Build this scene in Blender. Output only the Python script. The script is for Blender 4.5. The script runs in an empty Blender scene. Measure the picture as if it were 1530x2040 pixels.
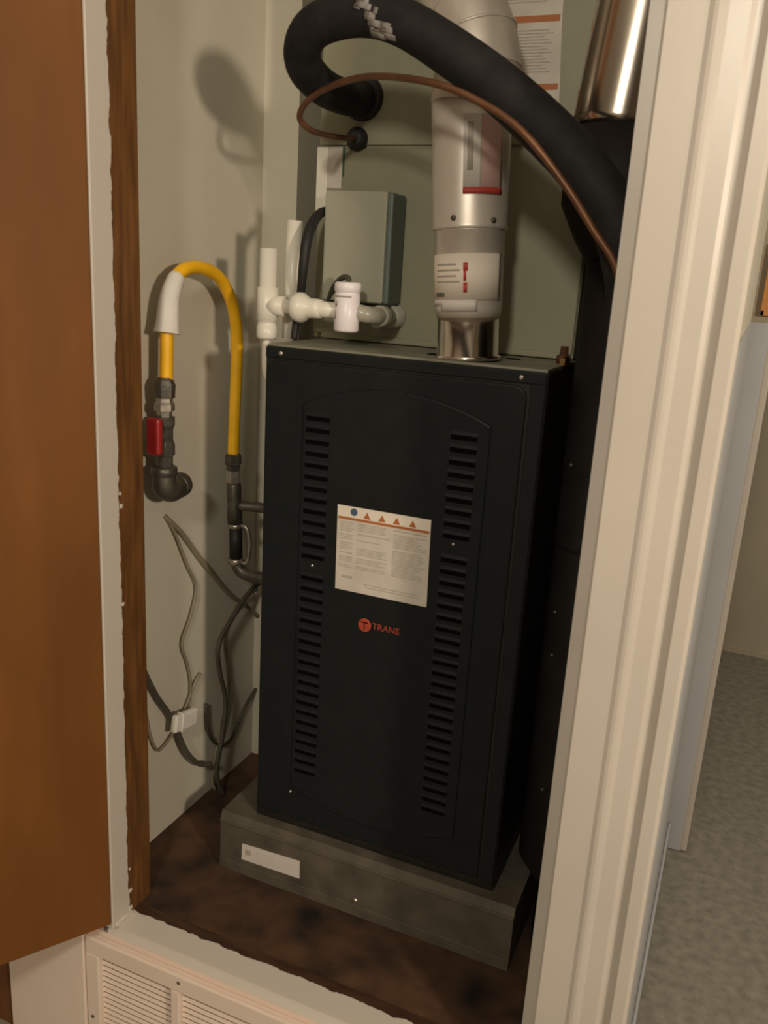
import bpy, bmesh, math, random
from mathutils import Vector, Matrix
random.seed(7)
S = bpy.context.scene
COL = S.collection
PI = math.pi

# ------------------------------------------------------------------ camera, world, lights, exposure
cd = bpy.data.cameras.new('camera'); cam = bpy.data.objects.new('camera', cd); COL.objects.link(cam)
cd.sensor_fit = 'VERTICAL'; cd.sensor_height = 36.0; cd.lens = 30.0; cd.clip_start = 0.02
R = Vector((0.91601495, 0.39690483, 0.05816496)); U = Vector((-0.15705422, 0.22142147, 0.96244818)); B = Vector((0.36912136, -0.89075198, 0.26516096))
m = Matrix((R, U, B)).transposed().to_4x4(); m.translation = Vector((0.7199, -1.19753, 0.97936))
cam.matrix_world = m
cd.dof.use_dof = True; cd.dof.focus_distance = 5.0; cd.dof.aperture_fstop = 12.0   # the photo is slightly out of focus
S.camera = cam

w = bpy.data.worlds.new('world'); S.world = w; w.use_nodes = True
w.node_tree.nodes['Background'].inputs[0].default_value = (1.0, 0.86, 0.68, 1)
w.node_tree.nodes['Background'].inputs[1].default_value = 0.05

def lamp(name, kind, loc, aim, power, color, size=0.1):
    l = bpy.data.lights.new(name, kind); l.energy = power; l.color = color
    if kind == 'AREA': l.shape = 'DISK'; l.size = size
    else: l.shadow_soft_size = size
    o = bpy.data.objects.new(name, l); COL.objects.link(o); o.location = loc
    o.rotation_euler = (Vector(aim) - Vector(loc)).to_track_quat('-Z', 'Y').to_euler()
    return o
lamp('side_lamp_light', 'AREA', (2.12, -1.46, 1.28), (0.1, -0.1, 0.6), 27, (1.0, 0.84, 0.66), 0.16)
lamp('hall_ceiling_light', 'AREA', (0.62, -2.1, 1.72), (0.40, -0.1, 1.2), 16, (1.0, 0.91, 0.75), 0.2)
lamp('hall_floor_fill', 'AREA', (1.7, 1.2, 1.95), (1.2, 1.2, -0.4), 8, (1.0, 0.93, 0.80), 0.5)  # added fill that brightens the right-hand floor, no known source
S.view_settings.view_transform = 'Standard'; S.view_settings.look = 'None'
S.view_settings.gamma = 1.0; S.view_settings.use_curve_mapping = False
S.view_settings.exposure = 0.0

# ------------------------------------------------------------------ materials
def mat(name, c, rough=0.6, metal=0.0, var=0.12, scale=18.0, bump=0.0, bscale=60.0, stretch=None, spec=None):
    M = bpy.data.materials.new(name); M.use_nodes = True
    nt = M.node_tree; N = nt.nodes; L = nt.links; b = N['Principled BSDF']
    b.inputs['Roughness'].default_value = rough; b.inputs['Metallic'].default_value = metal
    if spec is not None: b.inputs['Specular IOR Level'].default_value = spec
    tc = N.new('ShaderNodeTexCoord'); src = tc.outputs['Object']
    if stretch:
        mp = N.new('ShaderNodeMapping'); mp.inputs['Scale'].default_value = stretch
        L.new(src, mp.inputs['Vector']); src = mp.outputs['Vector']
    nz = N.new('ShaderNodeTexNoise'); nz.inputs['Scale'].default_value = scale; nz.inputs['Detail'].default_value = 5
    L.new(src, nz.inputs['Vector'])
    r = N.new('ShaderNodeValToRGB')
    r.color_ramp.elements[0].position = 0.3; r.color_ramp.elements[1].position = 0.7
    r.color_ramp.elements[0].color = (*[max(0, x * (1 - var)) for x in c], 1)
    r.color_ramp.elements[1].color = (*[min(1, x * (1 + var)) for x in c], 1)
    L.new(nz.outputs['Fac'], r.inputs['Fac']); L.new(r.outputs['Color'], b.inputs['Base Color'])
    if bump:
        n2 = N.new('ShaderNodeTexNoise'); n2.inputs['Scale'].default_value = bscale; n2.inputs['Detail'].default_value = 4
        L.new(src, n2.inputs['Vector'])
        bp = N.new('ShaderNodeBump'); bp.inputs['Strength'].default_value = bump; bp.inputs['Distance'].default_value = 0.004
        L.new(n2.outputs['Fac'], bp.inputs['Height']); L.new(bp.outputs['Normal'], b.inputs['Normal'])
    return M

def edge_mat(name, c1, c2, axis, at, wob, scale, rough=0.5):
    """two paints that meet in a ragged brushed edge at world coordinate `at` along `axis` (objects using it sit at the origin)"""
    M = bpy.data.materials.new(name); M.use_nodes = True
    nt = M.node_tree; N = nt.nodes; L = nt.links; b = N['Principled BSDF']; b.inputs['Roughness'].default_value = rough
    g = N.new('ShaderNodeNewGeometry'); sp = N.new('ShaderNodeSeparateXYZ'); L.new(g.outputs['Position'], sp.inputs[0])
    nz = N.new('ShaderNodeTexNoise'); nz.inputs['Scale'].default_value = scale; nz.inputs['Detail'].default_value = 6; nz.inputs['Roughness'].default_value = 0.65
    L.new(g.outputs['Position'], nz.inputs['Vector'])
    a = N.new('ShaderNodeMath'); a.operation = 'MULTIPLY_ADD'; a.inputs[1].default_value = wob; L.new(nz.outputs['Fac'], a.inputs[0]); L.new(sp.outputs[axis], a.inputs[2])
    cp = N.new('ShaderNodeMath'); cp.operation = 'GREATER_THAN'; cp.inputs[1].default_value = at + wob * 0.5; L.new(a.outputs[0], cp.inputs[0])
    n2 = N.new('ShaderNodeTexNoise'); n2.inputs['Scale'].default_value = 14; n2.inputs['Detail'].default_value = 5
    mp = N.new('ShaderNodeMapping'); mp.inputs['Scale'].default_value = (1, 6, 0.6); L.new(g.outputs['Position'], mp.inputs[0]); L.new(mp.outputs[0], n2.inputs['Vector'])
    rr = N.new('ShaderNodeValToRGB'); rr.color_ramp.elements[0].color = (*[x * 0.6 for x in c2], 1); rr.color_ramp.elements[1].color = (*[x * 1.4 for x in c2], 1)
    rr.color_ramp.elements[0].position = 0.3; rr.color_ramp.elements[1].position = 0.7
    L.new(n2.outputs['Fac'], rr.inputs['Fac'])
    mx = N.new('ShaderNodeMix'); mx.data_type = 'RGBA'; mx.inputs[6].default_value = (*c1, 1); L.new(rr.outputs[0], mx.inputs[7]); L.new(cp.outputs[0], mx.inputs[0])
    L.new(mx.outputs[2], b.inputs['Base Color'])
    return M

WHITE = (0.62, 0.56, 0.49)
M = dict(
    trim=mat('white_trim_paint', (0.54, 0.49, 0.43), 0.35, var=0.04, scale=5, bump=0.03, bscale=40),
    panel_warmlit=mat('white_panel_warm_lit', (0.86, 0.71, 0.60), 0.4, var=0.04, scale=6),  # white paint with the warm light near the floor raised into it
    wall=mat('beige_wall_paint', (0.64, 0.60, 0.49), 0.75, var=0.06, scale=4, bump=0.05, bscale=90),
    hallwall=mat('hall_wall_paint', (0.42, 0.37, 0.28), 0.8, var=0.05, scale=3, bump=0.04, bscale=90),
    bouncewall=mat('pale_bounce_paint', (0.74, 0.71, 0.64), 0.8, var=0.04, scale=3),  # unseen hall walls made pale to bounce fill light into the closet
    ceil=mat('ceiling_paint', (0.78, 0.76, 0.70), 0.8, var=0.03, scale=3),
    jamb=edge_mat('jamb_paint_over_stain', WHITE, (0.15, 0.062, 0.016), 1, -0.199, 0.016, 26),
    sill=edge_mat('sill_paint_over_board', (0.68, 0.62, 0.54), (0.060, 0.029, 0.014), 1, -0.189, 0.02, 28),
    floor=mat('stained_closet_board', (0.056, 0.027, 0.012), 0.75, var=0.9, scale=12, bump=0.3, bscale=40),
    door=mat('stained_door_veneer', (0.172, 0.064, 0.012), 0.6, var=0.2, scale=4, bump=0.03, bscale=50, stretch=(3, 3, 0.6), spec=0.25),
    brownpanel=mat('brown_wall_panel', (0.17, 0.065, 0.018), 0.5, var=0.2, scale=6, stretch=(3, 3, 0.4)),
    concrete=mat('grey_speckled_floor', (0.25, 0.23, 0.185), 0.75, var=0.22, scale=40, bump=0.1, bscale=50),
    slate=mat('dark_slate_enamel', (0.0118, 0.0143, 0.0147), 0.45, var=0.12, scale=30, spec=0.16),
    opening_shade=mat('black_opening_shade', (0.004, 0.004, 0.004), 0.9, var=0.1, spec=0.0),  # paints the shade inside openings that are not cut
    slate_warmlit=mat('slate_side_light_tint', (0.015, 0.013, 0.010), 0.45, var=0.2, scale=20, spec=0.35),  # same slate enamel with brownish light on the side mixed in
    topmetal=mat('galvanised_top', (0.24, 0.235, 0.18), 0.5, 0.2, var=0.15, scale=25),
    olive=mat('olive_grey_enamel', (0.27, 0.26, 0.175), 0.5, var=0.06, scale=10),
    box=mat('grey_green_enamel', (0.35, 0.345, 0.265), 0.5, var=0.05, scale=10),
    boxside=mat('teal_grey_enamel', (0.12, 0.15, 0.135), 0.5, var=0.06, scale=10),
    plinth=mat('dark_grey_plinth_metal', (0.105, 0.090, 0.066), 0.55, 0.1, var=0.35, scale=16, bump=0.06, bscale=30),
    galv=mat('galvanised_flue', (0.68, 0.62, 0.55), 0.42, 0.45, var=0.12, scale=20, stretch=(1, 1, 0.3)),
    steel=mat('bright_aluminium', (0.72, 0.66, 0.60), 0.16, 1.0, var=0.05, scale=12, bump=0.04, bscale=25, stretch=(1, 1, 0.1)),
    chrome=mat('shiny_tin', (0.52, 0.46, 0.39), 0.2, 1.0, var=0.1, scale=10, bump=0.05, bscale=20, stretch=(1, 1, 0.12)),
    black=mat('black_stovepipe', (0.012, 0.010, 0.009), 0.6, var=0.3, scale=15, spec=0.15),
    foam=mat('black_foam_insulation', (0.014, 0.013, 0.013), 0.72, var=0.3, scale=30, bump=0.25, bscale=80, spec=0.25),
    torn=mat('grey_torn_tape', (0.20, 0.185, 0.165), 0.7, var=0.5, scale=60, bump=0.3, bscale=80),
    copper=mat('dull_copper', (0.16, 0.073, 0.036), 0.45, 0.5, var=0.25, scale=40),
    brass=mat('polished_brass', (0.75, 0.5, 0.25), 0.18, 1.0, var=0.05),
    rubber=mat('black_rubber', (0.012, 0.011, 0.010), 0.6, var=0.2),
    pvc=mat('white_pvc', (0.80, 0.76, 0.66), 0.35, var=0.04, scale=12),
    pvcw=mat('bright_white_plastic', (0.86, 0.80, 0.82), 0.35, var=0.03, scale=12),
    pvcclear=mat('cloudy_plastic', (0.42, 0.40, 0.33), 0.25, var=0.15, scale=30),
    yellow=mat('yellow_hose_coating', (0.95, 0.50, 0.012), 0.4, var=0.08, scale=30),
    tape=mat('white_tape', (0.75, 0.71, 0.64), 0.7, var=0.06, scale=30, bump=0.3, bscale=50),
    iron=mat('black_iron_fitting', (0.11, 0.10, 0.08), 0.42, 0.55, var=0.35, scale=50, bump=0.15, bscale=90),
    silver=mat('dull_silver_fitting', (0.42, 0.38, 0.33), 0.35, 0.8, var=0.25, scale=60),
    red=mat('red_handle_plastic', (0.34, 0.02, 0.02), 0.4, var=0.12, scale=30),
    wire=mat('olive_wire_jacket', (0.25, 0.215, 0.145), 0.6, var=0.15, scale=40),
    wiredark=mat('dark_wire_jacket', (0.075, 0.068, 0.048), 0.55, var=0.2, scale=40),
    paper=mat('label_paper', (0.78, 0.70, 0.60), 0.6, var=0.03, scale=20),
    paperw=mat('white_label_paper', (0.66, 0.61, 0.56), 0.6, var=0.06, scale=20),
    papergrey=mat('grey_printed_paper', (0.60, 0.55, 0.48), 0.6, var=0.08, scale=30),
    pink=mat('pink_label_print', (0.55, 0.36, 0.32), 0.6, var=0.06, scale=20),
    ink=mat('grey_ink', (0.42, 0.38, 0.32), 0.7, var=0.15, scale=80),
    inkdark=mat('dark_ink', (0.12, 0.11, 0.10), 0.7, var=0.15, scale=60),
    orange=mat('orange_print', (0.42, 0.135, 0.035), 0.6, var=0.06),
    redprint=mat('red_print', (0.42, 0.045, 0.03), 0.6, var=0.06),
    logored=mat('red_badge_paint', (0.40, 0.055, 0.03), 0.5, var=0.06),
    blue=mat('blue_print', (0.06, 0.10, 0.16), 0.6, var=0.06),
    screw=mat('zinc_screw', (0.62, 0.58, 0.52), 0.3, 0.9, var=0.1),
    shade_backing=mat('grille_gap_shade', (0.22, 0.16, 0.11), 0.7, var=0.1),
    cool_lit=mat('trim_cool_light_tint', (0.47, 0.48, 0.50), 0.5, var=0.05, scale=5),  # white trim with its cooler, dimmer light put into the colour
    oak=mat('orange_wood', (0.55, 0.25, 0.06), 0.45, var=0.15, scale=10, stretch=(3, 3, 0.5)),
    green=mat('green_edge', (0.02, 0.10, 0.07), 0.5, var=0.05),
    cap=mat('caulk', (0.60, 0.54, 0.46), 0.6, var=0.1, scale=40),
)

# ------------------------------------------------------------------ builders
class MB:
    def __init__(s): s.bm = bmesh.new()
    def box(s, lo, hi, bev=0.0, mi=0, seg=2):
        t = bmesh.new(); bmesh.ops.create_cube(t, size=1)
        c = [(a + b) / 2 for a, b in zip(lo, hi)]; d = [abs(b - a) for a, b in zip(lo, hi)]
        for v in t.verts: v.co = Vector((c[0] + v.co.x * d[0], c[1] + v.co.y * d[1], c[2] + v.co.z * d[2]))
        if bev: bmesh.ops.bevel(t, geom=list(t.edges), offset=bev, segments=seg, affect='EDGES', profile=0.5)
        return s.add(t, mi)
    def add(s, t, mi=0, smooth=False):
        mp = {}
        for v in t.verts: mp[v] = s.bm.verts.new(v.co)
        for f in t.faces:
            try: nf = s.bm.faces.new([mp[v] for v in f.verts])
            except ValueError: continue
            nf.material_index = mi; nf.smooth = smooth or f.smooth
        t.free(); return s
    def tube(s, pts, rad, n=14, cap=True, mi=0, smooth_path=True, sub=6):
        P = [Vector(p) for p in pts]
        rs = rad if isinstance(rad, (list, tuple)) else [rad] * len(P)
        if smooth_path and len(P) > 2:
            Q, q = [], []
            for i in range(len(P) - 1):
                p0 = P[max(i - 1, 0)]; p1 = P[i]; p2 = P[i + 1]; p3 = P[min(i + 2, len(P) - 1)]
                for k in range(sub):
                    t = k / sub
                    Q.append(0.5 * ((2 * p1) + (p2 - p0) * t + (2 * p0 - 5 * p1 + 4 * p2 - p3) * t * t + (3 * p1 - p0 - 3 * p2 + p3) * t ** 3))
                    q.append(rs[i] * (1 - t) + rs[i + 1] * t)
            Q.append(P[-1]); q.append(rs[-1]); P, rs = Q, q
        rings = []; up = None
        for i, p in enumerate(P):
            d = (P[min(i + 1, len(P) - 1)] - P[max(i - 1, 0)])
            if d.length < 1e-7: d = P[i] - P[i - 2] if i > 1 else Vector((0, 0, 1))
            d.normalize()
            if up is None: up = d.orthogonal().normalized()
            up = (up - d * up.dot(d)); up = up.normalized() if up.length > 1e-6 else d.orthogonal().normalized()
            sd = d.cross(up)
            rings.append([s.bm.verts.new(p + (up * math.cos(2 * PI * k / n) + sd * math.sin(2 * PI * k / n)) * rs[i]) for k in range(n)])
        for a, b in zip(rings, rings[1:]):
            for k in range(n):
                f = s.bm.faces.new((a[k], a[(k + 1) % n], b[(k + 1) % n], b[k])); f.smooth = True; f.material_index = mi
        if cap:
            f = s.bm.faces.new(rings[0][::-1]); f.material_index = mi
            f = s.bm.faces.new(rings[-1]); f.material_index = mi
        return s
    def lathe(s, a, b, prof, n=24, mi=0, smooth=False, phase=0.0):
        """prof: (t along a->b in metres, radius)"""
        a = Vector(a); d = (Vector(b) - a).normalized(); up = d.orthogonal().normalized(); sd = d.cross(up)
        rings = [[s.bm.verts.new(a + d * t + (up * math.cos(2 * PI * k / n + phase) + sd * math.sin(2 * PI * k / n + phase)) * max(r, 1e-4)) for k in range(n)] for t, r in prof]
        for i, (A, C) in enumerate(zip(rings, rings[1:])):
            for k in range(n):
                f = s.bm.faces.new((A[k], A[(k + 1) % n], C[(k + 1) % n], C[k])); f.material_index = mi
                f.smooth = n > 8
        s.bm.faces.new(rings[0][::-1]).material_index = mi; s.bm.faces.new(rings[-1]).material_index = mi
        return s
    def prism(s, outline, axis, lo, hi, mi=0, bev=0.0):
        """outline: 2-D points in the two other axes in cyclic xyz order skipping `axis`"""
        t = bmesh.new(); o = [i for i in range(3) if i != axis]
        def mk(p, h):
            v = [0, 0, 0]; v[o[0]], v[o[1]] = p; v[axis] = h; return t.verts.new(v)
        A = [mk(p, lo) for p in outline]; C = [mk(p, hi) for p in outline]; n = len(A)
        fa = t.faces.new(A); fb = t.faces.new(C[::-1])
        for k in range(n): t.faces.new((A[k], C[k], C[(k + 1) % n], A[(k + 1) % n]))
        bmesh.ops.recalc_face_normals(t, faces=list(t.faces))
        if bev:
            t.edges.ensure_lookup_table()
            bmesh.ops.bevel(t, geom=[e for e in fa.edges] , offset=bev, segments=2, affect='EDGES', profile=0.5)
        return s.add(t, mi)
    def sheet(s, a, b, r, ang0, ang1, t0, t1, th=0.0006, n=14, mi=0, xref=None):
        """a patch of thin paper wrapped on a pipe axis a->b; angles from -Y turning to +X"""
        a = Vector(a); d = (Vector(b) - a).normalized(); f = Vector((0, -1, 0)); f = (f - d * f.dot(d)).normalized(); sd = f.cross(d) * -1
        if (sd.z if abs(d.z) < 0.7 else sd.x) < 0: sd = -sd
        def pt(ang, t, rr): return a + d * t + (f * math.cos(ang) + sd * math.sin(ang)) * rr
        t = bmesh.new(); O, I = [], []
        for i in range(n + 1):
            an = ang0 + (ang1 - ang0) * i / n
            O.append((t.verts.new(pt(an, t0, r + th)), t.verts.new(pt(an, t1, r + th)))); I.append((t.verts.new(pt(an, t0, r - 0.001)), t.verts.new(pt(an, t1, r - 0.001))))
        for i in range(n):
            t.faces.new((O[i][0], O[i + 1][0], O[i + 1][1], O[i][1])).smooth = True
            t.faces.new((I[i][1], I[i + 1][1], I[i + 1][0], I[i][0]))
            t.faces.new((O[i][1], O[i + 1][1], I[i + 1][1], I[i][1])); t.faces.new((O[i][0], I[i][0], I[i + 1][0], O[i + 1][0]))
        t.faces.new((O[0][0], O[0][1], I[0][1], I[0][0])); t.faces.new((O[n][1], O[n][0], I[n][0], I[n][1]))
        return s.add(t, mi)
    def build(s, name, mats, parent=None, loc=None):
        bmesh.ops.recalc_face_normals(s.bm, faces=list(s.bm.faces))
        off = Vector(loc) if loc is not None else (base(parent) if parent else Vector())
        sh = off if loc is None or not parent else off
        for v in s.bm.verts: v.co -= sh
        me = bpy.data.meshes.new(name); s.bm.to_mesh(me); s.bm.free()
        for x in (mats if isinstance(mats, (list, tuple)) else [mats]): me.materials.append(M[x])
        o = bpy.data.objects.new(name, me); COL.objects.link(o)
        if parent:
            o.parent = parent
            o.location = sh - base(parent)
        else: o.location = sh
        return o

def base(o):
    v = Vector()
    while o: v += o.location; o = o.parent
    return v
def tag(o, label=None, cat=None, group=None, kind=None):
    if label: o['label'] = label
    if cat: o['category'] = cat
    if group: o['group'] = group
    if kind: o['kind'] = kind
    return o
def thing(name, label, cat, loc, group=None):
    o = bpy.data.objects.new(name, None); COL.objects.link(o); o.location = loc; o.empty_display_size = 0.05
    return tag(o, label, cat, group)
def struct(name, lo, hi, mt, bev=0.0): return tag(MB().box(lo, hi, bev).build(name, mt), kind='structure')
def again(o, loc):      # a further piece that shares the mesh (loc in the parent's space)
    c = o.copy(); c.location = loc; COL.objects.link(c); return c
def arc(cx, cz, r, a0, a1, n): return [(cx + r * math.cos(a0 + (a1 - a0) * i / n), cz + r * math.sin(a0 + (a1 - a0) * i / n)) for i in range(n + 1)]

ZF, ZH, ZC = -0.121, -0.45, 2.0

# ------------------------------------------------------------------ setting: the closet and the hall
struct('floor', (-0.30, -0.19, ZF - 0.02), (0.66, 0.80, ZF), 'floor')
struct('wall_left', (-0.26, -0.14, ZF - 0.02), (-0.222, 0.35, ZC), 'wall')
struct('wall_left_return', (-0.26, 0.35, ZF), (-0.145, 0.76, ZC), 'wall')
struct('wall_back', (-0.145, 0.76, ZF), (0.66, 0.80, ZC), 'wall')
struct('wall_right', (0.645, -0.235, ZH), (0.700, 0.95, ZC), 'wall')
struct('ceiling', (-1.65, -2.45, ZC), (2.65, 2.50, ZC + 0.05), 'ceil')
struct('floor_hall', (-1.65, -2.45, ZH - 0.05), (2.65, 2.50, ZH), 'concrete')
struct('wall_hall_back', (-1.65, -2.5, ZH), (2.65, -2.45, ZC), 'bouncewall')
struct('wall_hall_left', (-1.70, -2.45, ZH), (-1.65, -0.235, ZC), 'bouncewall')
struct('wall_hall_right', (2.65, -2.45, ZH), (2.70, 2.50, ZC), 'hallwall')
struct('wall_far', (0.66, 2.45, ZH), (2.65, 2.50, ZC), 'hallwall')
struct('wall_front_left', (-1.65, -0.235, ZH), (-0.378, -0.20, ZC), 'brownpanel')
struct('wall_front_above_door', (-0.378, -0.235, ZF + 0.005), (-0.150, -0.20, ZC), 'panel_warmlit')
struct('wall_front_below', (-0.378, -0.225, ZH), (0.645, -0.20, ZF - 0.03), 'panel_warmlit')
# wall end seen past the casing, with its rounded light corner bead and baseboards
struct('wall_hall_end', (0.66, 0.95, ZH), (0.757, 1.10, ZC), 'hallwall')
struct('trim_8', (0.7005, 0.9415, ZH + 0.001), (0.744, 0.95, 0.93), 'cool_lit', 0.002)  # thin added strip carrying the painted cool light
struct('trim_9', (0.7003, -0.222, ZH + 0.001), (0.7043, 0.9415, 0.93), 'cool_lit')
tag(MB().box((0.742, 0.942, ZH + 0.004), (0.760, 1.10, 0.93), 0.005).build('trim_5', 'trim'), kind='structure')
struct('baseboard_side', (0.7045, -0.222, ZH), (0.712, 0.94, ZH + 0.08), 'cool_lit', 0.003)
struct('baseboard_far', (0.76, 2.438, ZH), (2.65, 2.45, ZH + 0.012), 'hallwall')
# left jamb: board whose white paint stops in a ragged brushed line, stained wood behind
tag(MB().box((-0.150, -0.2405, ZF), (-0.130, -0.140, ZC), 0.0015).build('trim_1', 'jamb'), kind='structure')
# sill board: painted nose, ragged paint edge against the brown boards
b = MB(); b.prism([(-0.232, ZF - 0.022), (-0.226, ZF - 0.006), (-0.230, ZF + 0.0005), (-0.234, ZF + 0.003), (-0.170, ZF + 0.0015), (-0.165, ZF - 0.022)], 0, -0.150, 0.572)
tag(b.build('trim_2', 'sill'), kind='structure')
# caulk bead at the corner of jamb and sill
b = MB(); b.tube([(-0.129, -0.236, ZF + 0.004), (-0.1285, -0.215, ZF + 0.006), (-0.128, -0.195, ZF + 0.003)], 0.004, 8)
for y, z, r in ((-0.195, 0.010, 0.006), (-0.194, 0.046, 0.005), (-0.195, 0.09, 0.003), (-0.195, 0.58, 0.004), (-0.194, 0.74, 0.0045), (-0.196, 0.76, 0.003)):
    b.lathe((-0.1301, y, ZF + z), (0, y, ZF + z), [(0, r), (0.0008, r * 0.8), (0.0012, r * 0.3)], 10)
tag(b.build('trim_6', 'cap'), kind='structure')
# right jamb and moulded casing
b = MB(); b.prism([(0.572, -0.185), (0.572, -0.240), (0.578, -0.240), (0.578, -0.246), (0.584, -0.246), (0.584, -0.252), (0.645, -0.252), (0.645, -0.185)], 2, ZH, ZC)
tag(b.build('trim_3', 'trim'), kind='structure')
prof = [(0.589, -0.2515), (0.589, -0.259), (0.592, -0.262), (0.626, -0.264), (0.630, -0.2643), (0.635, -0.2668), (0.639, -0.2675), (0.643, -0.2668), (0.648, -0.265),
        (0.667, -0.265), (0.672, -0.2620), (0.677, -0.2620), (0.682, -0.2665), (0.685, -0.2705), (0.699, -0.2715), (0.7035, -0.268), (0.7035, -0.235), (0.645, -0.235), (0.645, -0.2515)]
b = MB(); b.prism(prof, 2, ZH, ZC)
tag(b.build('trim_4', 'trim'), kind='structure')

# return-air grille below the sill
g = thing('return_grille', 'white louvered return air grille below the closet sill', 'grille', (-0.09, -0.225, -0.42))
fr = MB(); zt, zb = -0.195, -0.41; op = [(-0.167, -0.013), (0.004, 0.158), (0.175, 0.329)]
fr.box((-0.195, -0.240, zt), (0.40, -0.2255, zt + 0.035), 0.003); fr.box((-0.195, -0.240, zb - 0.02), (0.40, -0.2255, zb), 0.003)
for x0, x1 in [(-0.195, -0.167), (-0.013, 0.004), (0.158, 0.175), (0.329, 0.40)]: fr.box((x0, -0.2395, zb), (x1, -0.2255, zt), 0.002)
fr.build('frame', 'panel_warmlit', g)
sl = MB(); sl.prism([(-0.2292, -0.0030), (-0.2268, 0.0030), (-0.2258, 0.0026), (-0.2282, -0.0034)], 0, -0.077, 0.077)
MB().box((-0.19, -0.2258, zb), (0.35, -0.2252, zt)).build('shade_backing', 'shade_backing', g)  # dark sheet painting the shaded duct interior between slats
first = sl.build('slat', 'panel_warmlit', g, loc=(0, 0, 0)); first.location = Vector((op[0][0] + 0.077, 0, zt - 0.008)) - base(g)
for x0, x1 in op:
    for k in range(18):
        if x0 == op[0][0] and k == 0: continue
        again(first, Vector(((x0 + x1) / 2, 0, zt - 0.008 - 0.0115 * k)) - base(g))
for x, z in [(0.004, -0.174), (0.25, -0.172), (-0.183, -0.33)]:
    MB().lathe((x, -0.2395, z), (x, -0.243, z), [(0, 0.0035), (0.0015, 0.003), (0.0022, 0.001)], 10).build('screw', 'iron', g)
# white side panel left of the grille (the platform's end board)
tag(MB().box((-0.378, -0.243, ZH + 0.002), (-0.197, -0.2255, -0.128), 0.002).build('trim_7', 'panel_warmlit'), kind='structure')

# ------------------------------------------------------------------ the closet door, swung open
hx, hy = -0.131, -0.2430; dv = Vector((-0.53, -0.848, 0)); nv = Vector((0.848, -0.53, 0))
d0 = thing('closet_door', 'flat brown stained wooden door swung open at the left', 'door', (hx, hy, -0.109))
def doorbox(s0, s1, t0, t1, z0, z1, name, mt, par, bev=0.002):
    t = MB(); t.box((s0, t0, z0), (s1, t1, z1), bev)
    for v in t.bm.verts: v.co = Vector((hx, hy, 0)) + dv * v.co.x - nv * v.co.y + Vector((0, 0, v.co.z))
    return t.build(name, mt, par)
doorbox(0.0, 0.62, 0.0, 0.034, -0.109, 1.90, 'slab', 'door', d0)
for zc in (0.12, 0.95, 1.7):
    h = doorbox(-0.004, 0.0, 0.004, 0.03, zc - 0.04, zc + 0.04, 'hinge', 'brass', d0, 0.0005)

# ------------------------------------------------------------------ plinth under the furnace
p0 = thing('furnace_stand', 'dusty grey sheet metal stand under the dark furnace', 'stand', (0.22, 0.3, ZF))
b = MB(); b.prism([(-0.020, ZF), (-0.020, -0.018), (-0.014, -0.001), (0.74, -0.001), (0.74, ZF)], 0, -0.062, 0.504)
b.build('shell', 'plinth', p0)
b = MB(); b.box((-0.062, -0.0225, -0.021), (0.504, -0.019, -0.016), 0.0015); b.build('lip', 'plinth', p0)
b = MB(); b.box((-0.062, -0.0225, ZF + 0.0005), (0.504, -0.0195, ZF + 0.022), 0.001); b.build('bottom_flange', 'plinth', p0)
b = MB(); b.prism([(-0.013, -0.054), (0.1085, -0.049), (0.1090, -0.0855), (-0.014, -0.0875)], 1, -0.0215, -0.0198)
st = b.build('sticker', 'paperw', p0); st['label'] = 'white paper sticker'
b = MB(); b.box((-0.006, -0.0219, -0.075), (0.006, -0.0214, -0.063)); b.build('print_mark', 'ink', st)
b = MB()
for k, z in enumerate((-0.062, -0.070, -0.078)): b.box((0.016, -0.0218, z), (0.090 - 0.012 * k, -0.0214, z + 0.0022))
b.build('text_line', 'papergrey', st)
MB().lathe((0.222, -0.020, -0.089), (0.222, -0.026, -0.089), [(0, 0.005), (0.002, 0.005), (0.004, 0.002)], 12).build('screw', 'screw', p0)

# ------------------------------------------------------------------ furnace
FW, FD, FH = 0.460, 0.72, 0.864
f0 = thing('furnace', 'dark slate upright gas furnace standing on a metal stand', 'furnace', (FW / 2, FD / 2, 0))
b = MB(); b.box((0, 0.004, 0), (FW, FD, FH), 0.004); b.build('cabinet', 'slate_warmlit', f0)
b = MB(); b.prism([(0.003, 0.006), (FW - 0.003, 0.006)] + arc(FW - 0.045, 0.205 - 0.055, 0.045, 0, 0, 1)[:0] + [(FW - 0.003, 0.21), (0.003, 0.21)], 2, FH - 0.001, FH + 0.0025)
b.build('top_plate', 'topmetal', f0)
# door panel with rounded corners
rc = 0.02; x0, x1, z0, z1 = 0.004, 0.432, 0.018, 0.842
out = arc(x1 - rc, z1 - rc, rc, 0, PI / 2, 5) + arc(x0 + rc, z1 - rc, rc, PI / 2, PI, 5) + [(x0, z0), (x1, z0)]
b = MB(); b.prism(out, 1, 0.0, 0.010, bev=0.003); fp = b.build('front_panel', 'slate', f0)
b = MB(); b.prism([(0.436, 0.012), (0.458, 0.012), (0.458, 0.855), (0.436, 0.855)], 1, 0.001, 0.008, bev=0.002); b.build('side_flange', 'slate', f0)
b = MB(); b.box((0.002, 0.0005, 0.845), (0.458, 0.008, 0.862), 0.002); b.build('top_rail', 'slate', f0)
# embossed centre field with arched top and bottom
top = [(0.075 + 0.31 * i / 16, 0.778 + 0.036 * math.sin(PI * i / 16) ** 0.8) for i in range(17)]
bot = [(0.385 - 0.31 * i / 16, 0.085 - 0.032 * math.sin(PI * i / 16) ** 0.8) for i in range(17)]
b = MB(); b.prism(top + bot, 1, -0.0035, 0.002, bev=0.0025); em = b.build('embossed_field', 'slate', f0)
tag(fp); YF = -0.0035
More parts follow.
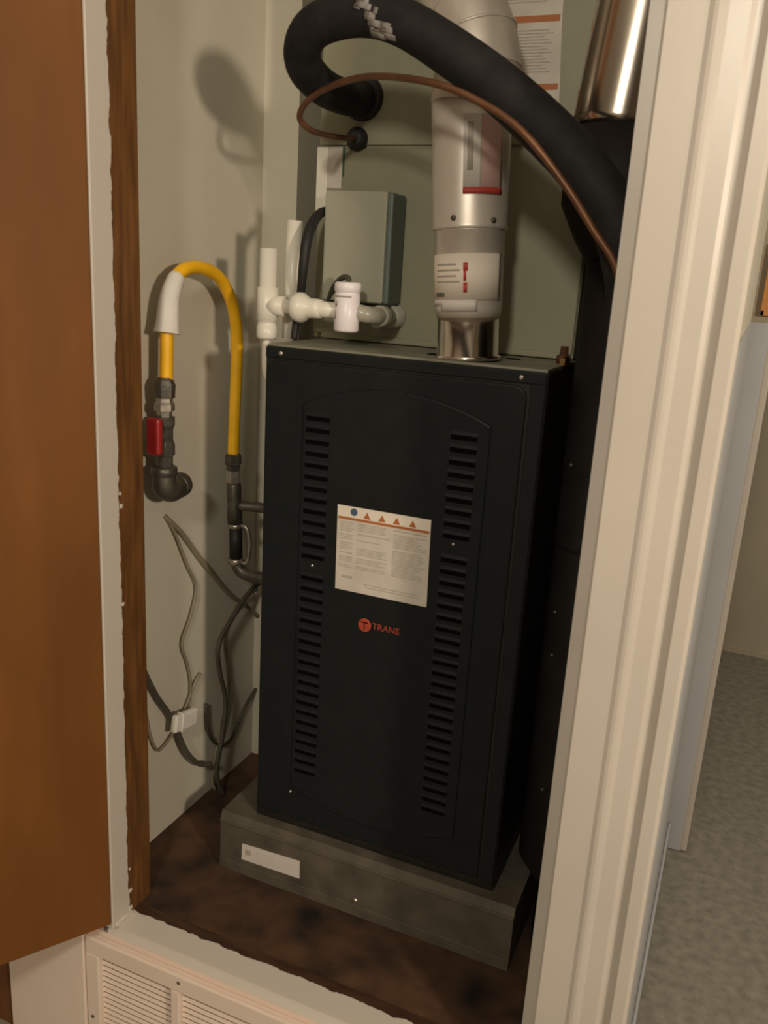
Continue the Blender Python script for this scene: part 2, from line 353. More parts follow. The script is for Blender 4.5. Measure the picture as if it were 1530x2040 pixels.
# louvers: a hood each over a black strip painting the slot's shade
def louver():
    t = MB()
    t.prism([(YF, 0.0090), (YF - 0.0018, 0.0042), (YF - 0.0015, 0.0035), (YF + 0.001, 0.0038)], 0, -0.0215, 0.0215, mi=0)
    t.box((-0.0208, YF - 0.0005, -0.0038), (0.0208, YF + 0.001, 0.0036), mi=1)
    return t
lv = louver().build('louver', ['slate', 'opening_shade'], f0, loc=(0, 0, 0))
spots = [(0.103, 0.757 - 0.0192 * k) for k in range(34)] + [(0.346, 0.757 - 0.0192 * k) for k in range(34)]
spots = [s for s in spots if not (s[0] > 0.3 and 0.58 < s[1] < 0.60) and not (s[0] < 0.2 and 0.502 < s[1] < 0.52)]
for i, (x, z) in enumerate(spots):
    L_ = Vector((x, 0, z)) - base(f0)
    if i == 0: lv.location = L_
    else: again(lv, L_)
def screw(x, y, z, d, par, r=0.004, mt='screw'):
    a = Vector((x, y, z)); MB().lathe(a, a + Vector(d), [(0, r), (0.0018, r), (0.003, r * 0.5)], 10).build('screw', mt, par)
for x, z in [(0.030, 0.853), (0.422, 0.8535)]: screw(x, 0.001, z, (0, -1, 0), f0)
for x, z in [(0.343, 0.592), (0.103, 0.512), (0.076, 0.076)]: screw(x, YF, z, (0, -1, 0), f0, 0.0028)
# knockouts in the top, their dark holes painted as black discs
for x, y in [(0.258, 0.085), (0.372, 0.135)]:
    MB().lathe((x, y, FH + 0.002), (x, y, FH + 0.004), [(0, 0.012), (0.0012, 0.012)], 16).build('knockout', 'opening_shade', f0)
# warning label
lab = MB(); lab.prism([(0.1445, 0.624), (0.3045, 0.624), (0.3075, 0.481), (0.1465, 0.481)], 1, YF - 0.0008, YF + 0.0005)
lab = lab.build('warning_label', 'papergrey', f0); lab['label'] = 'white paper warning label'
b = MB(); b.prism([(0.1445, 0.624), (0.3045, 0.624), (0.3048, 0.606), (0.1450, 0.606)], 1, YF - 0.0010, YF - 0.0006); b.build('header_band', 'paper', lab)
b = MB(); b.prism([(0.147, 0.6055), (0.303, 0.6055), (0.303, 0.6015), (0.147, 0.6015)], 1, YF - 0.0012, YF - 0.0006); b.build('stripe', 'orange', lab)
MB().lathe((0.174, YF - 0.0008, 0.6155), (0.174, YF - 0.0013, 0.6155), [(0, 0.0062), (0.0005, 0.0062)], 16).build('round_symbol', 'blue', lab)
for x in (0.197, 0.223, 0.248, 0.275):
    t = MB(); t.prism([(x - 0.0062, 0.6075), (x + 0.0062, 0.6075), (x, 0.6185)], 1, YF - 0.0013, YF - 0.0006); t.build('warning_symbol', 'orange', lab)
t = MB(); rnd = random.Random(3)
for c0, c1 in ((0.151, 0.176), (0.181, 0.238), (0.244, 0.302)):
    z = 0.596
    while z > 0.520:
        if rnd.random() < 0.84: t.box((c0, YF - 0.0010, z), (c0 + (c1 - c0) * rnd.uniform(0.7, 1), YF - 0.0006, z + 0.0016))
        z -= 0.0034
t.box((0.157, YF - 0.001, 0.503), (0.176, YF - 0.0006, 0.507)); t.box((0.20, YF - 0.001, 0.492), (0.295, YF - 0.0006, 0.4935)); t.box((0.197, YF - 0.001, 0.4965), (0.29, YF - 0.0006, 0.498))
t.build('text_line', 'ink', lab)
# red maker's badge: disc with a ring mark and the word
bd = MB(); bd.lathe((0.203, YF, 0.4275), (0.203, YF - 0.002, 0.4275), [(0, 0.0115), (0.001, 0.0115), (0.0015, 0.0105)], 28)
bd = bd.build('badge', 'logored', f0); bd['label'] = 'round red maker badge'
def word(txt, size, loc, mt, par, name='lettering', rot=(PI / 2, 0, 0), ext=0.0003):
    c = bpy.data.curves.new(name, 'FONT'); c.body = txt; c.size = size; c.extrude = ext; c.align_x = 'LEFT'; c.align_y = 'CENTER'
    o = bpy.data.objects.new('tmp_text', c); COL.objects.link(o)
    me = bpy.data.meshes.new_from_object(o.evaluated_get(bpy.context.evaluated_depsgraph_get())); bpy.data.objects.remove(o)
    me.name = name; me.materials.clear(); me.materials.append(M[mt])
    q = bpy.data.objects.new(name, me); COL.objects.link(q); q.parent = par; q.rotation_euler = rot; q.location = Vector(loc) - base(par)
    return q
t = MB(); t.box((0.1965, YF - 0.0019, 0.4315), (0.2095, YF - 0.0014, 0.4335)); t.box((0.202, YF - 0.0019, 0.4205), (0.204, YF - 0.0014, 0.4335))
t.build('badge_mark', 'slate', bd)
word('TRANE', 0.0155, (0.2165, YF - 0.0006, 0.4285), 'logored', f0)

# ------------------------------------------------------------------ evaporator coil cabinet and plenum on top
CY = 0.20; cx0, cx1 = -0.021, 0.452
c0 = thing('coil_cabinet', 'olive grey coil cabinet sitting on top of the furnace', 'cabinet', (0.22, 0.45, FH + 0.003))
b = MB(); b.box((cx0, CY + 0.004, FH + 0.003), (cx1, 0.72, 1.62), 0.003); b.build('shell', 'olive', c0)
b = MB(); b.box((cx0 + 0.002, CY - 0.001, FH + 0.012), (cx1 - 0.002, CY + 0.006, 1.185), 0.002); b.build('lower_panel', 'olive', c0)
b = MB(); b.box((cx0 + 0.002, CY - 0.001, 1.190), (cx1 - 0.002, CY + 0.006, 1.615), 0.002); b.build('upper_panel', 'olive', c0)
b = MB(); b.box((cx0 + 0.02, CY - 0.006, FH + 0.004), (cx1 - 0.02, CY + 0.002, FH + 0.014), 0.002); b.build('drain_lip', 'olive', c0)
# rubber grommets around the two lines
b = MB(); b.lathe((0.053, CY - 0.001, 1.199), (0.053, CY - 0.02, 1.199), [(0, 0.019), (0.006, 0.019), (0.012, 0.014), (0.017, 0.009)], 24); b.build('grommet', 'rubber', c0)
b = MB(); b.lathe((0.060, CY - 0.001, 1.262), (0.060, CY - 0.02, 1.262), [(0, 0.036), (0.006, 0.036), (0.012, 0.032)], 28); b.build('grommet', 'rubber', c0)
# white sheet with orange bars, right; second sheet top left; white corner sticker
b = MB(); b.prism([(0.255, 1.50), (0.377, 1.50), (0.379, 1.372), (0.389, 1.235), (0.255, 1.235)], 1, CY - 0.0018, CY - 0.0008); s1 = b.build('paper_label', 'papergrey', c0); s1['label'] = 'white printed sheet with orange bars'
for z, x in ((1.3655, 0.3795), (1.2715, 0.3865)):
    b = MB(); b.box((0.262, CY - 0.0022, z - 0.0045), (x - 0.003, CY - 0.0016, z + 0.0045)); b.build('orange_bar', 'orange', s1)
t = MB()
for z0_, n_, xs in ((1.349, 14, 0.300), (1.489, 24, 0.28)):
    for k in range(n_):
        z = z0_ - 0.0044 * k
        if n_ == 24 and z < 1.385: break
        t.box((xs, CY - 0.0021, z), (0.362 + 0.008 * math.sin(k * 2.1), CY - 0.0016, z + 0.0018))
t.build('text_line', 'ink', s1)
b = MB(); b.prism([(-0.010, 1.392), (0.215, 1.368), (0.215, 1.58), (-0.010, 1.58)], 1, CY - 0.0018, CY - 0.0008); s2 = b.build('paper_label', 'paperw', c0); s2['label'] = 'pale sheet behind the black hose'
t = MB()
for k in range(20): t.box((0.01, CY - 0.0021, 1.42 + 0.007 * k), (0.16 + 0.02 * math.sin(k * 1.7), CY - 0.0016, 1.4225 + 0.007 * k))
t.build('text_line', 'ink', s2)
b = MB(); b.box((cx0 + 0.019, CY - 0.0022, 1.121), (cx0 + 0.047, CY - 0.0008, 1.187)); st = b.build('corner_sticker', 'papergrey', c0)
b = MB(); b.box((cx0 - 0.0015, CY - 0.0026, 1.075), (cx0 + 0.019, CY + 0.03, 1.187), 0.001); b.build('corner_foil', 'pvc', c0)
b = MB(); b.box((cx0 + 0.048, CY - 0.0016, 1.14), (cx0 + 0.051, CY - 0.0008, 1.187)); b.build('green_edge', 'green', c0)
# drain port
b = MB(); b.lathe((0.138, CY, 0.915), (0.140, CY - 0.035, 0.916), [(0, 0.022), (0.008, 0.022), (0.009, 0.019), (0.034, 0.019)], 20); b.build('drain_port', 'pvcclear', c0)
# plenum
pl = MB(); pl.box((0.0, 0.23, 1.62), (0.44, 0.70, ZC - 0.002), 0.003)
pl = pl.build('plenum', 'topmetal'); tag(pl, 'galvanised supply plenum on top of the coil cabinet', 'duct')

# ------------------------------------------------------------------ grey-green control box on the coil front
k0 = thing('control_box', 'grey green metal box mounted on the coil cabinet front', 'control box', (0.09, CY - 0.002, 0.934))
BY = 0.135
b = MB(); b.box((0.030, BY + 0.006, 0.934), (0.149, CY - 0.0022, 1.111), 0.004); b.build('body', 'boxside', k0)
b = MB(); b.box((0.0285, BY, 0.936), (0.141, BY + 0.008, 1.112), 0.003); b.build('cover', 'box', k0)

# ------------------------------------------------------------------ flue pipe
A = Vector((0.320, 0.062, FH + 0.002)); T = Vector((0.2955, 0.062, 1.225))
ax = (T - A).normalized(); LEN = (T - A).length
v0 = thing('flue_pipe', 'silver metal flue pipe rising from the furnace top', 'flue', A)
b = MB(); b.lathe(A, T, [(0, 0.0500), (0.006, 0.0500), (0.007, 0.0465), (0.095, 0.0465)], 40); b.build('bright_stub', 'steel', v0)
b = MB(); b.lathe(A, T, [(0.062, 0.0475), (0.075, 0.0500), (0.185, 0.0520), (0.186, 0.0535)], 40); b.build('lower_section', 'galv', v0)
b = MB(); b.lathe(A, T, [(0.186, 0.0530), (0.187, 0.0555), (0.190, 0.0560), (0.193, 0.0548), (0.300, 0.0565), (LEN, 0.0580)], 40); b.build('upper_section', 'galv', v0)
b = MB(); P = [T - ax * 0.006, T + Vector((0.004, 0.002, 0.045)), T + Vector((-0.004, 0.004, 0.085)), T + Vector((-0.022, 0.010, 0.125)), T + Vector((-0.05, 0.02, 0.165)), T + Vector((-0.085, 0.03, 0.20))]
b.tube(P, [0.060, 0.0615, 0.0575, 0.054, 0.054, 0.054], 40, smooth_path=False)
for f in b.bm.faces: f.smooth = True
el = b.build('elbow', 'galv', v0)
b = MB()
for i in (1, 2, 3):
    d = (P[i + 1] - P[i - 1]).normalized(); rr = [0.060, 0.0615, 0.0575, 0.054][i]
    b.lathe(P[i] - d * 0.002, P[i] + d, [(0, rr), (0.0005, rr + 0.0015), (0.0035, rr + 0.0015), (0.004, rr)], 40)
b.build('seam', 'galv', el)
b = MB(); b.tube([P[-1], P[-1] + Vector((-0.06, 0.03, 0.10)), P[-1] + Vector((-0.07, 0.04, 0.25)), (P[-1].x - 0.07, P[-1].y + 0.04, ZC - 0.002)], 0.054, 32)
b.build('riser', 'galv', v0)
# labels wrapped on the flue
b = MB(); b.sheet(A, T, 0.0518, -1.15, 1.35, 0.088, 0.152, n=24); l1 = b.build('paper_label', 'paper', v0); l1['label'] = 'torn white paper label on the lower flue'
b = MB(); b.sheet(A, T, 0.0522, 0.16, 0.27, 0.098, 0.112); b.sheet(A, T, 0.0522, 0.16, 0.24, 0.114, 0.132); b.sheet(A, T, 0.0522, 0.15, 0.28, 0.128, 0.140); b.build('red_mark', 'redprint', l1)
b = MB(); b.sheet(A, T, 0.0522, -0.78, -0.42, 0.092, 0.098); b.build('smudge', 'inkdark', l1)
b = MB(); b.sheet(A, T, 0.0517, -0.55, 0.55, 0.072, 0.090, n=16); b.sheet(A, T, 0.0517, -1.0, -0.5, 0.080, 0.090); b.build('torn_edge', 'paperw', l1)
b = MB()
for k in range(4): b.sheet(A, T, 0.0521, -0.75, 0.05 - 0.1 * (k % 2), 0.112 + 0.008 * k, 0.1145 + 0.008 * k)
b.build('text_line', 'ink', l1)
b = MB(); b.sheet(A, T, 0.0568, 0.12, 1.15, 0.232, 0.335, n=16); l2 = b.build('paper_label', 'pink', v0); l2['label'] = 'pink and white label with red bar on the upper flue'
b = MB(); b.sheet(A, T, 0.0572, 0.12, 0.55, 0.240, 0.335); b.build('white_field', 'paperw', l2)
b = MB(); b.sheet(A, T, 0.0575, 0.12, 1.15, 0.232, 0.240); b.build('red_bar', 'redprint', l2)
b = MB(); b.sheet(A, T, 0.0576, 0.22, 0.36, 0.262, 0.325); b.build('grey_print', 'ink', l2)
for an in (-0.12, 0.95):
    q = A + ax * 0.20 + Vector((math.sin(an), -math.cos(an), 0)) * 0.0550; screw(q.x, q.y, q.z, (math.sin(an), -math.cos(an), 0), v0, 0.004, 'iron')

# ------------------------------------------------------------------ round pipe at the right: bright sleeve over black pipe
r0 = thing('vent_pipe', 'black vertical vent pipe with a shiny metal upper sleeve', 'vent', (0.560, 0.085, ZF))
b = MB(); b.tube([(0.560, 0.085, ZF + 0.0005), (0.560, 0.085, 0.0), (0.540, 0.085, 0.05), (0.540, 0.085, 1.08)], [0.042, 0.042, 0.060, 0.060], 40, smooth_path=False); b.lathe((0.540, 0.085, 0.60), (0.540, 0.085, 2), [(0, 0.060), (0.001, 0.0615), (0.012, 0.0615), (0.013, 0.060)], 40); b.build('black_pipe', 'black', r0)
b = MB(); b.tube([(0.540, 0.085, 1.03), (0.520, 0.085, 1.075), (0.508, 0.085, 1.10), (0.507, 0.085, 1.19)], [0.0605, 0.069, 0.074, 0.075], 40, smooth_path=False); b.build('black_collar', 'black', r0)
b = MB(); b.tube([(0.499, 0.085, 1.188), (0.512, 0.088, 1.32), (0.527, 0.094, 1.47), (0.535, 0.096, 1.60), (0.535, 0.096, ZC - 0.002)], 0.0625, 48); b.build('bright_sleeve', 'chrome', r0)
for z, an in ((0.73, -0.75), (0.50, -0.7), (0.43, -0.62), (0.2, -0.4)):
    q = Vector((0.540 + 0.060 * math.sin(an), 0.085 - 0.060 * math.cos(an), z)); screw(q.x, q.y, q.z, (math.sin(an), -math.cos(an), 0), r0, 0.003, 'iron')

# ------------------------------------------------------------------ refrigerant lines
hp = [(0.059, 0.197, 1.262), (0.061, 0.150, 1.252), (0.057, 0.070, 1.250), (0.064, -0.010, 1.262), (0.083, -0.050, 1.284), (0.119, -0.070, 1.301), (0.183, -0.080, 1.306), (0.244, -0.088, 1.291), (0.317, -0.096, 1.252), (0.387, -0.100, 1.207),
      (0.456, -0.105, 1.154), (0.503, -0.105, 1.110), (0.548, -0.100, 1.050), (0.574, -0.090, 0.96), (0.585, -0.08, 0.82), (0.588, -0.075, 0.5), (0.588, -0.075, ZF + 0.001)]
h0 = thing('suction_hose', 'thick black foam insulated refrigerant line looping over the flue', 'hose', (0.2, 0.05, 1.26))
b = MB(); b.tube(hp, [0.027, 0.0265, 0.0265, 0.0265, 0.0265, 0.027, 0.0275, 0.028, 0.029, 0.030] + [0.031] * 7, 22, sub=8); b.build('insulation', 'foam', h0)
# torn pale tape near the top of the loop
b = MB(); rt = random.Random(11)
for k in range(26):
    u = rt.random(); an = 1.15 - 2.3 * u + rt.uniform(-0.12, 0.12); t0 = (0.000 if u < 0.5 else 0.016 + 0.030 * (u - 0.5)) + rt.uniform(-0.004, 0.006 + 0.022 * u); L_ = rt.uniform(0.005, 0.010 + 0.014 * u)
    b.sheet((0.190, -0.0811, 1.3055), (0.244, -0.088, 1.291), 0.0284 + rt.random() * 0.0006, an - rt.uniform(0.08, 0.2), an + rt.uniform(0.08, 0.2), t0, t0 + L_, 0.0008, n=4)
b.build('torn_tape', 'torn', h0)
cp = [(0.054, 0.182, 1.198), (0.056, 0.150, 1.193), (0.049, 0.100, 1.189), (0.050, 0.040, 1.187), (0.045, 0.012, 1.199), (0.066, -0.005, 1.218), (0.117, -0.030, 1.232), (0.197, -0.070, 1.234), (0.306, -0.130, 1.211), (0.377, -0.145, 1.184), (0.432, -0.155, 1.151),
      (0.485, -0.155, 1.098), (0.525, -0.150, 1.047), (0.560, -0.145, 0.996), (0.575, -0.14, 0.90), (0.58, -0.135, 0.6), (0.58, -0.13, ZF + 0.001)]
b = MB(); b.tube(cp, 0.0046, 10, sub=8); tag(b.build('copper_line', 'copper', loc=(0.2, 0, 1.2)), 'thin bare copper line curving below the black hose', 'pipe')
# small copper stub at the back right of the furnace top
q0 = thing('copper_stub', 'small copper stub with brass nut beside the dark vent pipe', 'fitting', (0.450, 0.14, FH + 0.0025))
b = MB(); b.lathe((0.450, 0.14, FH + 0.0025), (0.450, 0.14, 2), [(0, 0.011), (0.012, 0.011), (0.013, 0.007), (0.026, 0.006)], 14); b.build('stub', 'copper', q0)
b = MB(); b.lathe((0.458, 0.110, FH + 0.0025), (0.458, 0.110, 2), [(0, 0.008), (0.010, 0.008), (0.014, 0.004)], 6); b.build('nut', 'brass', q0)

# ------------------------------------------------------------------ condensate drain in white PVC
dy = 0.085
n0 = thing('condensate_drain', 'white plastic condensate drain pipe with tee and float switch', 'drain pipe', (0.08, dy, FH + 0.01))
b = MB(); b.lathe((-0.047, dy, 0.866), (-0.043, dy, 2), [(0, 0.0155), (0.004, 0.0175), (0.022, 0.0175), (0.023, 0.0160), (0.030, 0.0160), (0.031, 0.0180), (0.085, 0.0180), (0.086, 0.0145), (0.148, 0.0145)], 24)
b.tube([(-0.045, dy, 0.922), (-0.012, dy, 0.922)], 0.0165, 20); b.build('tee', 'pvc', n0)
b = MB(); b.tube([(-0.03, dy, 0.922), (0.125, dy, 0.922)], 0.0130, 20); b.build('pipe', 'pvc', n0)
b = MB(); b.lathe((0.001, dy, 0.9225), (1, dy, 0.9225), [(0, 0.016), (0.004, 0.021), (0.010, 0.0245), (0.020, 0.0245), (0.027, 0.020), (0.033, 0.016), (0.045, 0.0160), (0.055, 0.0145)], 24); b.build('union', 'pvc', n0)
sw = MB(); sw.lathe((0.105, dy - 0.006, 0.890), (0.1045, dy - 0.006, 2), [(0, 0.018), (0.003, 0.0205), (0.060, 0.0205), (0.0605, 0.0195), (0.062, 0.0195), (0.063, 0.0215), (0.075, 0.0215), (0.078, 0.019)], 28); sw = sw.build('float_switch', 'pvcw', n0); sw['label'] = 'bright white capped switch body'
b = MB(); b.sheet((0.105, dy - 0.006, 0.890), (0.1045, dy - 0.006, 2), 0.0205, -0.7, 0.75, 0.0545, 0.057); b.sheet((0.105, dy - 0.006, 0.890), (0.1045, dy - 0.006, 2), 0.0205, -0.65, -0.4, 0.040, 0.048); b.sheet((0.105, dy - 0.006, 0.890), (0.1045, dy - 0.006, 2), 0.0205, -0.68, -0.5, 0.020, 0.032)
b.build('print_mark', 'ink', sw)
b = MB(); b.tube([(0.12, dy, 0.922), (0.136, dy + 0.006, 0.919), (0.146, dy + 0.032, 0.917), (0.142, CY - 0.034, 0.916)], 0.0135, 18); b.lathe((0.146, dy + 0.03, 0.917), (0.143, CY - 0.034, 0.916), [(0, 0.0150), (0.003, 0.0175), (0.03, 0.0175), (0.031, 0.015)], 18); b.build('adapter', 'pvcclear', n0)
b = MB(); b.tube([(-0.047, dy, 0.868), (-0.046, dy + 0.004, 0.80), (-0.026, dy + 0.03, 0.72), (-0.024, dy + 0.04, 0.0), (-0.024, dy + 0.04, -0.001)], 0.0075, 14); b.build('down_pipe', 'pvc', n0)
# standpipe
b = MB(); b.lathe((-0.026, 0.128, 0.8665), (-0.023, 0.128, 1.0615), [(0, 0.014), (0.195, 0.014), (0.195, 0.0115), (0.185, 0.0110)], 20)
tag(b.build('vent_standpipe', 'pvc', loc=(-0.026, 0.128, 0.8665)), 'white plastic standpipe behind the drain tee', 'pipe')
# black cable and the switch lead
b = MB(); b.tube([(0.029, 0.168, 1.083), (0.018, 0.142, 1.076), (0.018, 0.110, 1.053), (0.019, 0.092, 1.021), (0.016, 0.090, 0.981), (0.006, 0.103, 0.944), (-0.003, 0.108, 0.906), (-0.006, 0.106, 0.868)], [0.006, 0.008, 0.009, 0.009, 0.008, 0.007, 0.006, 0.006], 12)
tag(b.build('black_cable', 'rubber', loc=(0, 0.11, 0.868)), 'black cable curving from the grey box down behind the drain', 'cable')
b = MB(); b.tube([(0.106, 0.079, 0.966), (0.098, 0.092, 0.975), (0.077, 0.110, 0.973), (0.053, 0.128, 0.955), (0.040, 0.145, 0.930), (0.062, 0.165, 0.925), (0.107, 0.172, 0.934), (0.148, 0.178, 0.952)], 0.0045, 10)
tag(b.build('switch_lead', 'wiredark', loc=(0.1, 0.1, 0.9)), 'dark lead looping behind the white float switch', 'cable')

# ------------------------------------------------------------------ gas supply: valve, yellow hose
GX = -0.170
gv = thing('gas_valve', 'black iron gas valve with red handle on the left wall', 'valve', (GX, -0.035, 0.61))
b = MB(); b.tube([(-0.2215, 0.035, 0.603), (-0.192, 0.022, 0.604), (GX, -0.010, 0.604)], 0.0125, 18); b.build('wall_nipple', 'iron', gv)
b = MB(); b.tube([(GX - 0.006, 0.004, 0.603), (GX, -0.018, 0.602), (GX, -0.036, 0.612), (GX, -0.037, 0.640)], [0.021, 0.0205, 0.0205, 0.0195], 20)
b.lathe((GX - 0.012, 0.028, 0.603), (GX, -0.018, 0.603), [(0, 0.019), (0.004, 0.0225), (0.020, 0.0225), (0.024, 0.020)], 20); b.lathe((GX, -0.037, 0.632), (GX, -0.037, 2), [(0, 0.020), (0.003, 0.0225), (0.014, 0.0225), (0.017, 0.018)], 20); b.build('elbow', 'iron', gv)
b = MB(); b.lathe((GX, -0.036, 0.645), (GX, -0.034, 2), [(0, 0.0145), (0.022, 0.0145), (0.023, 0.018), (0.040, 0.018), (0.048, 0.015), (0.066, 0.015), (0.074, 0.018), (0.088, 0.018), (0.089, 0.013)], 8); b.build('body', 'iron', gv)
b = MB(); b.lathe((GX, -0.034, 0.730), (GX, -0.033, 2), [(0, 0.012), (0.012, 0.013), (0.013, 0.017), (0.024, 0.017), (0.028, 0.014), (0.040, 0.014)], 6); b.build('union_nut', 'silver', gv)
b = MB(); b.lathe((GX, -0.0325, 0.764), (GX, -0.031, 2), [(0, 0.0165), (0.022, 0.0175), (0.030, 0.014), (0.034, 0.011)], 6); b.build('flare_nut', 'iron', gv)
b = MB(); b.tube([(GX, -0.036, 0.7), (GX + 0.004, -0.058, 0.702)], 0.006, 10); b.build('stem', 'silver', gv)
b = MB(); b.box((GX - 0.012, -0.072, 0.672), (GX + 0.016, -0.057, 0.735), 0.006, seg=3); hd = b.build('handle', 'red', gv); hd['label'] = 'red lever handle'

yh = thing('gas_hose', 'yellow coated flexible gas hose arching beside the furnace', 'hose', (GX, 0.08, 0.97))
b = MB(); b.tube([(GX, -0.029, 0.792), (GX, -0.0275, 0.83), (GX, -0.026, 0.870), (GX, -0.018, 0.925), (GX, 0.004, 0.962), (GX, 0.040, 0.976), (GX, 0.085, 0.974), (GX, 0.130, 0.957), (GX, 0.165, 0.918), (GX, 0.181, 0.870), (GX, 0.184, 0.82), (GX, 0.180, 0.73), (GX, 0.176, 0.640), (GX, 0.176, 0.632)], 0.0112, 16, sub=8); b.build('coating', 'yellow', yh)
b = MB(); b.tube([(GX, -0.0262, 0.870), (GX, -0.024, 0.885), (GX, -0.018, 0.925), (GX, -0.004, 0.952), (GX, 0.003, 0.961)], [0.0225, 0.0195, 0.0165, 0.0145, 0.0125], 18); b.build('white_sleeve', 'tape', yh)
b = MB(); b.lathe((GX, 0.176, 0.636), (GX, 0.1765, 0), [(0, 0.012), (0.004, 0.0155), (0.022, 0.0165), (0.024, 0.013), (0.034, 0.013)], 6); b.build('end_nut', 'iron', yh)
b = MB(); b.lathe((GX, 0.177, 0.602), (GX, 0.180, 0), [(0, 0.012), (0.010, 0.014), (0.024, 0.014), (0.026, 0.011)], 6); b.build('adapter', 'silver', yh)
b = MB(); b.lathe((GX, 0.179, 0.577), (GX, 0.186, 0.48), [(0, 0.012), (0.004, 0.0145), (0.050, 0.0135), (0.060, 0.0150), (0.082, 0.0150)], 16); b.build('coupling', 'iron', yh)

fg = thing('gas_inlet_pipe', 'black and silver gas nipple entering the furnace left side', 'pipe', (GX, 0.19, 0.41))
b = MB(); b.lathe((GX, 0.187, 0.493), (GX, 0.191, 0.40), [(0, 0.0155), (0.008, 0.0155), (0.010, 0.0125)], 18); b.build('collar', 'silver', fg)
b = MB(); b.lathe((GX, 0.1875, 0.484), (GX, 0.191, 0.40), [(0, 0.0130), (0.066, 0.0130)], 18); b.build('sleeve', 'rubber', fg)
b = MB(); b.lathe((GX, 0.190, 0.420), (GX, 0.191, 0.40), [(0, 0.013), (0.002, 0.0165), (0.010, 0.0165), (0.014, 0.012)], 18); b.build('collar', 'silver', fg)
b = MB(); b.tube([(GX, 0.191, 0.41), (GX + 0.012, 0.192, 0.392), (GX + 0.04, 0.195, 0.385), (-0.08, 0.20, 0.385), (-0.0005, 0.20, 0.385)], 0.0125, 16); b.build('nipple', 'iron', fg)
b = MB(); b.tube([(GX + 0.006, 0.186, 0.49), (GX + 0.026, 0.187, 0.486), (GX + 0.032, 0.189, 0.455), (GX + 0.026, 0.190, 0.416), (GX + 0.008, 0.190, 0.411)], 0.004, 10); b.build('bracket', 'silver', fg)
b = MB(); b.tube([(GX + 0.005, 0.186, 0.53), (GX + 0.05, 0.198, 0.53), (-0.055, 0.205, 0.53), (-0.0005, 0.205, 0.53)], 0.010, 14); b.lathe((-0.075, 0.204, 0.53), (0, 0.205, 0.53), [(0, 0.013), (0.004, 0.018), (0.028, 0.018), (0.032, 0.013)], 6); b.build('side_union', 'iron', fg)

# ------------------------------------------------------------------ loose wires on the left wall
def cable(name, pts, r, mt, label, n=9):
    t = MB(); t.tube(pts, r, n, sub=7); return tag(t.build(name, mt, loc=pts[0]), label, 'cable', 'loose wires on the left closet wall')
W = lambda y, z, dx=0.0: (-0.214 + dx, y, z)
cable('control_wire', [(-0.2215, 0.030, 0.536), W(0.040, 0.522), W(0.075, 0.490), W(0.125, 0.432), W(0.178, 0.375), W(0.235, 0.318), W(0.30, 0.27), (-0.212, 0.345, 0.23)], 0.0048, 'wire', 'thick olive wire slanting from the wall hole toward the furnace')
cable('control_wire', [(-0.2215, 0.034, 0.528), W(0.050, 0.500), W(0.088, 0.425), W(0.116, 0.372), W(0.100, 0.320), W(0.070, 0.270), W(0.085, 0.225), W(0.098, 0.175), W(0.092, 0.12), W(0.06, 0.10, 0.004)], 0.0028, 'wire', 'thin olive wire hanging in waves from the wall hole')
cable('control_wire', [(-0.18, 0.335, 0.335), (-0.188, 0.27, 0.315), (-0.19, 0.205, 0.275), (-0.19, 0.160, 0.235), (-0.19, 0.165, 0.175), (-0.19, 0.188, 0.10), (-0.188, 0.175, 0.03), (-0.186, 0.150, -0.05), (-0.182, 0.17, ZF + 0.005)], 0.0052, 'wiredark', 'dark cable bowing down beside the furnace to the floor')
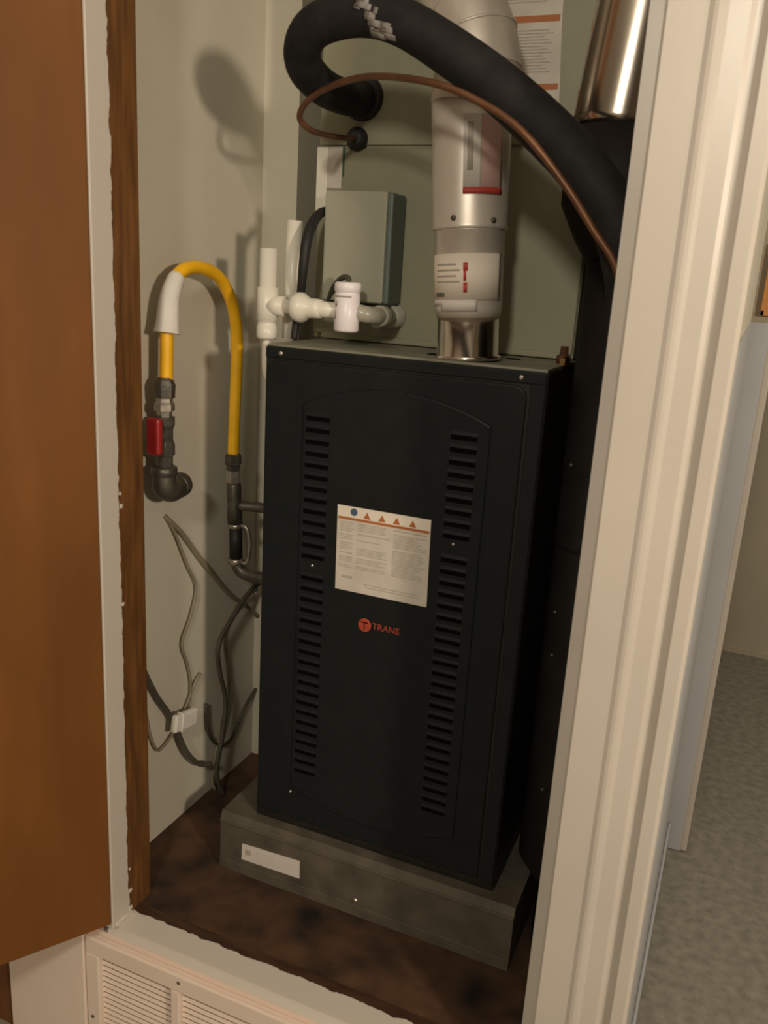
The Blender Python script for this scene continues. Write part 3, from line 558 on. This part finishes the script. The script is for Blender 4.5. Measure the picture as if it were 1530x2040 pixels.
cable('control_wire', [(-0.20, -0.105, 0.40), (-0.206, -0.075, 0.34), (-0.206, -0.060, 0.28), (-0.206, -0.020, 0.20), (-0.203, 0.015, 0.145), (-0.200, 0.035, 0.10), (-0.198, 0.062, 0.04), (-0.195, 0.098, -0.005), (-0.192, 0.135, -0.025)], 0.0052, 'wiredark', 'dark cable with a white tag emerging behind the door jamb')
cable('control_wire', [(-0.21, -0.10, 0.36), (-0.213, -0.068, 0.265), W(-0.045, 0.19), W(-0.028, 0.115), W(-0.005, 0.075), W(0.038, 0.088), W(0.075, 0.12), W(0.112, 0.165), W(0.132, 0.18)], 0.0030, 'wire', 'thin wire making a low loop near the jamb')
cable('control_wire', [(-0.205, 0.33, 0.30), W(0.26, 0.28), W(0.212, 0.238), W(0.236, 0.14), W(0.225, 0.05), W(0.19, -0.03), W(0.175, -0.09), (-0.21, 0.18, ZF + 0.004)], 0.0036, 'wire', 'olive wire hanging in the shade between dark cable and furnace side')
cable('control_wire', [(-0.212, 0.345, 0.05), W(0.30, 0.02), W(0.25, -0.03), W(0.20, -0.02), W(0.160, 0.03), W(0.152, 0.10)], 0.0036, 'wiredark', 'short dark wire curving upward low beside the furnace')
b = MB(); b.box((-0.0075, -0.036, -0.0175), (0.0065, 0.036, 0.0175), 0.004)
b.box((-0.0085, -0.016, -0.0185), (0.0075, -0.011, 0.0185), 0.001)
for v in b.bm.verts:
    y, z = v.co.y, v.co.z; a = -0.19; v.co = Vector((v.co.x, y * math.cos(a) - z * math.sin(a), y * math.sin(a) + z * math.cos(a))) + Vector((-0.190, 0.045, 0.122))
tag(b.build('wire_tag', 'tape', loc=(-0.190, 0.045, 0.122)), 'small white tag wrapped around the wires low on the wall', 'tag')

# ------------------------------------------------------------------ orange wooden frame at the far right edge
o0 = thing('wooden_frame', 'orange wooden frame hanging beyond the white casing at right', 'frame', (0.735, 0.945, 0.945))
b = MB()
for lo, hi in (((0.716, 0.93, 0.945), (0.724, 0.9415, 1.10)), ((0.752, 0.93, 0.945), (0.76, 0.9415, 1.10)), ((0.716, 0.93, 0.945), (0.76, 0.9415, 0.957)), ((0.716, 0.93, 1.088), (0.76, 0.9415, 1.10))): b.box(lo, hi, 0.001)
b.build('border', 'oak', o0)
b = MB(); b.box((0.722, 0.935, 0.955), (0.754, 0.9412, 1.09)); b.build('panel', 'oak', o0)
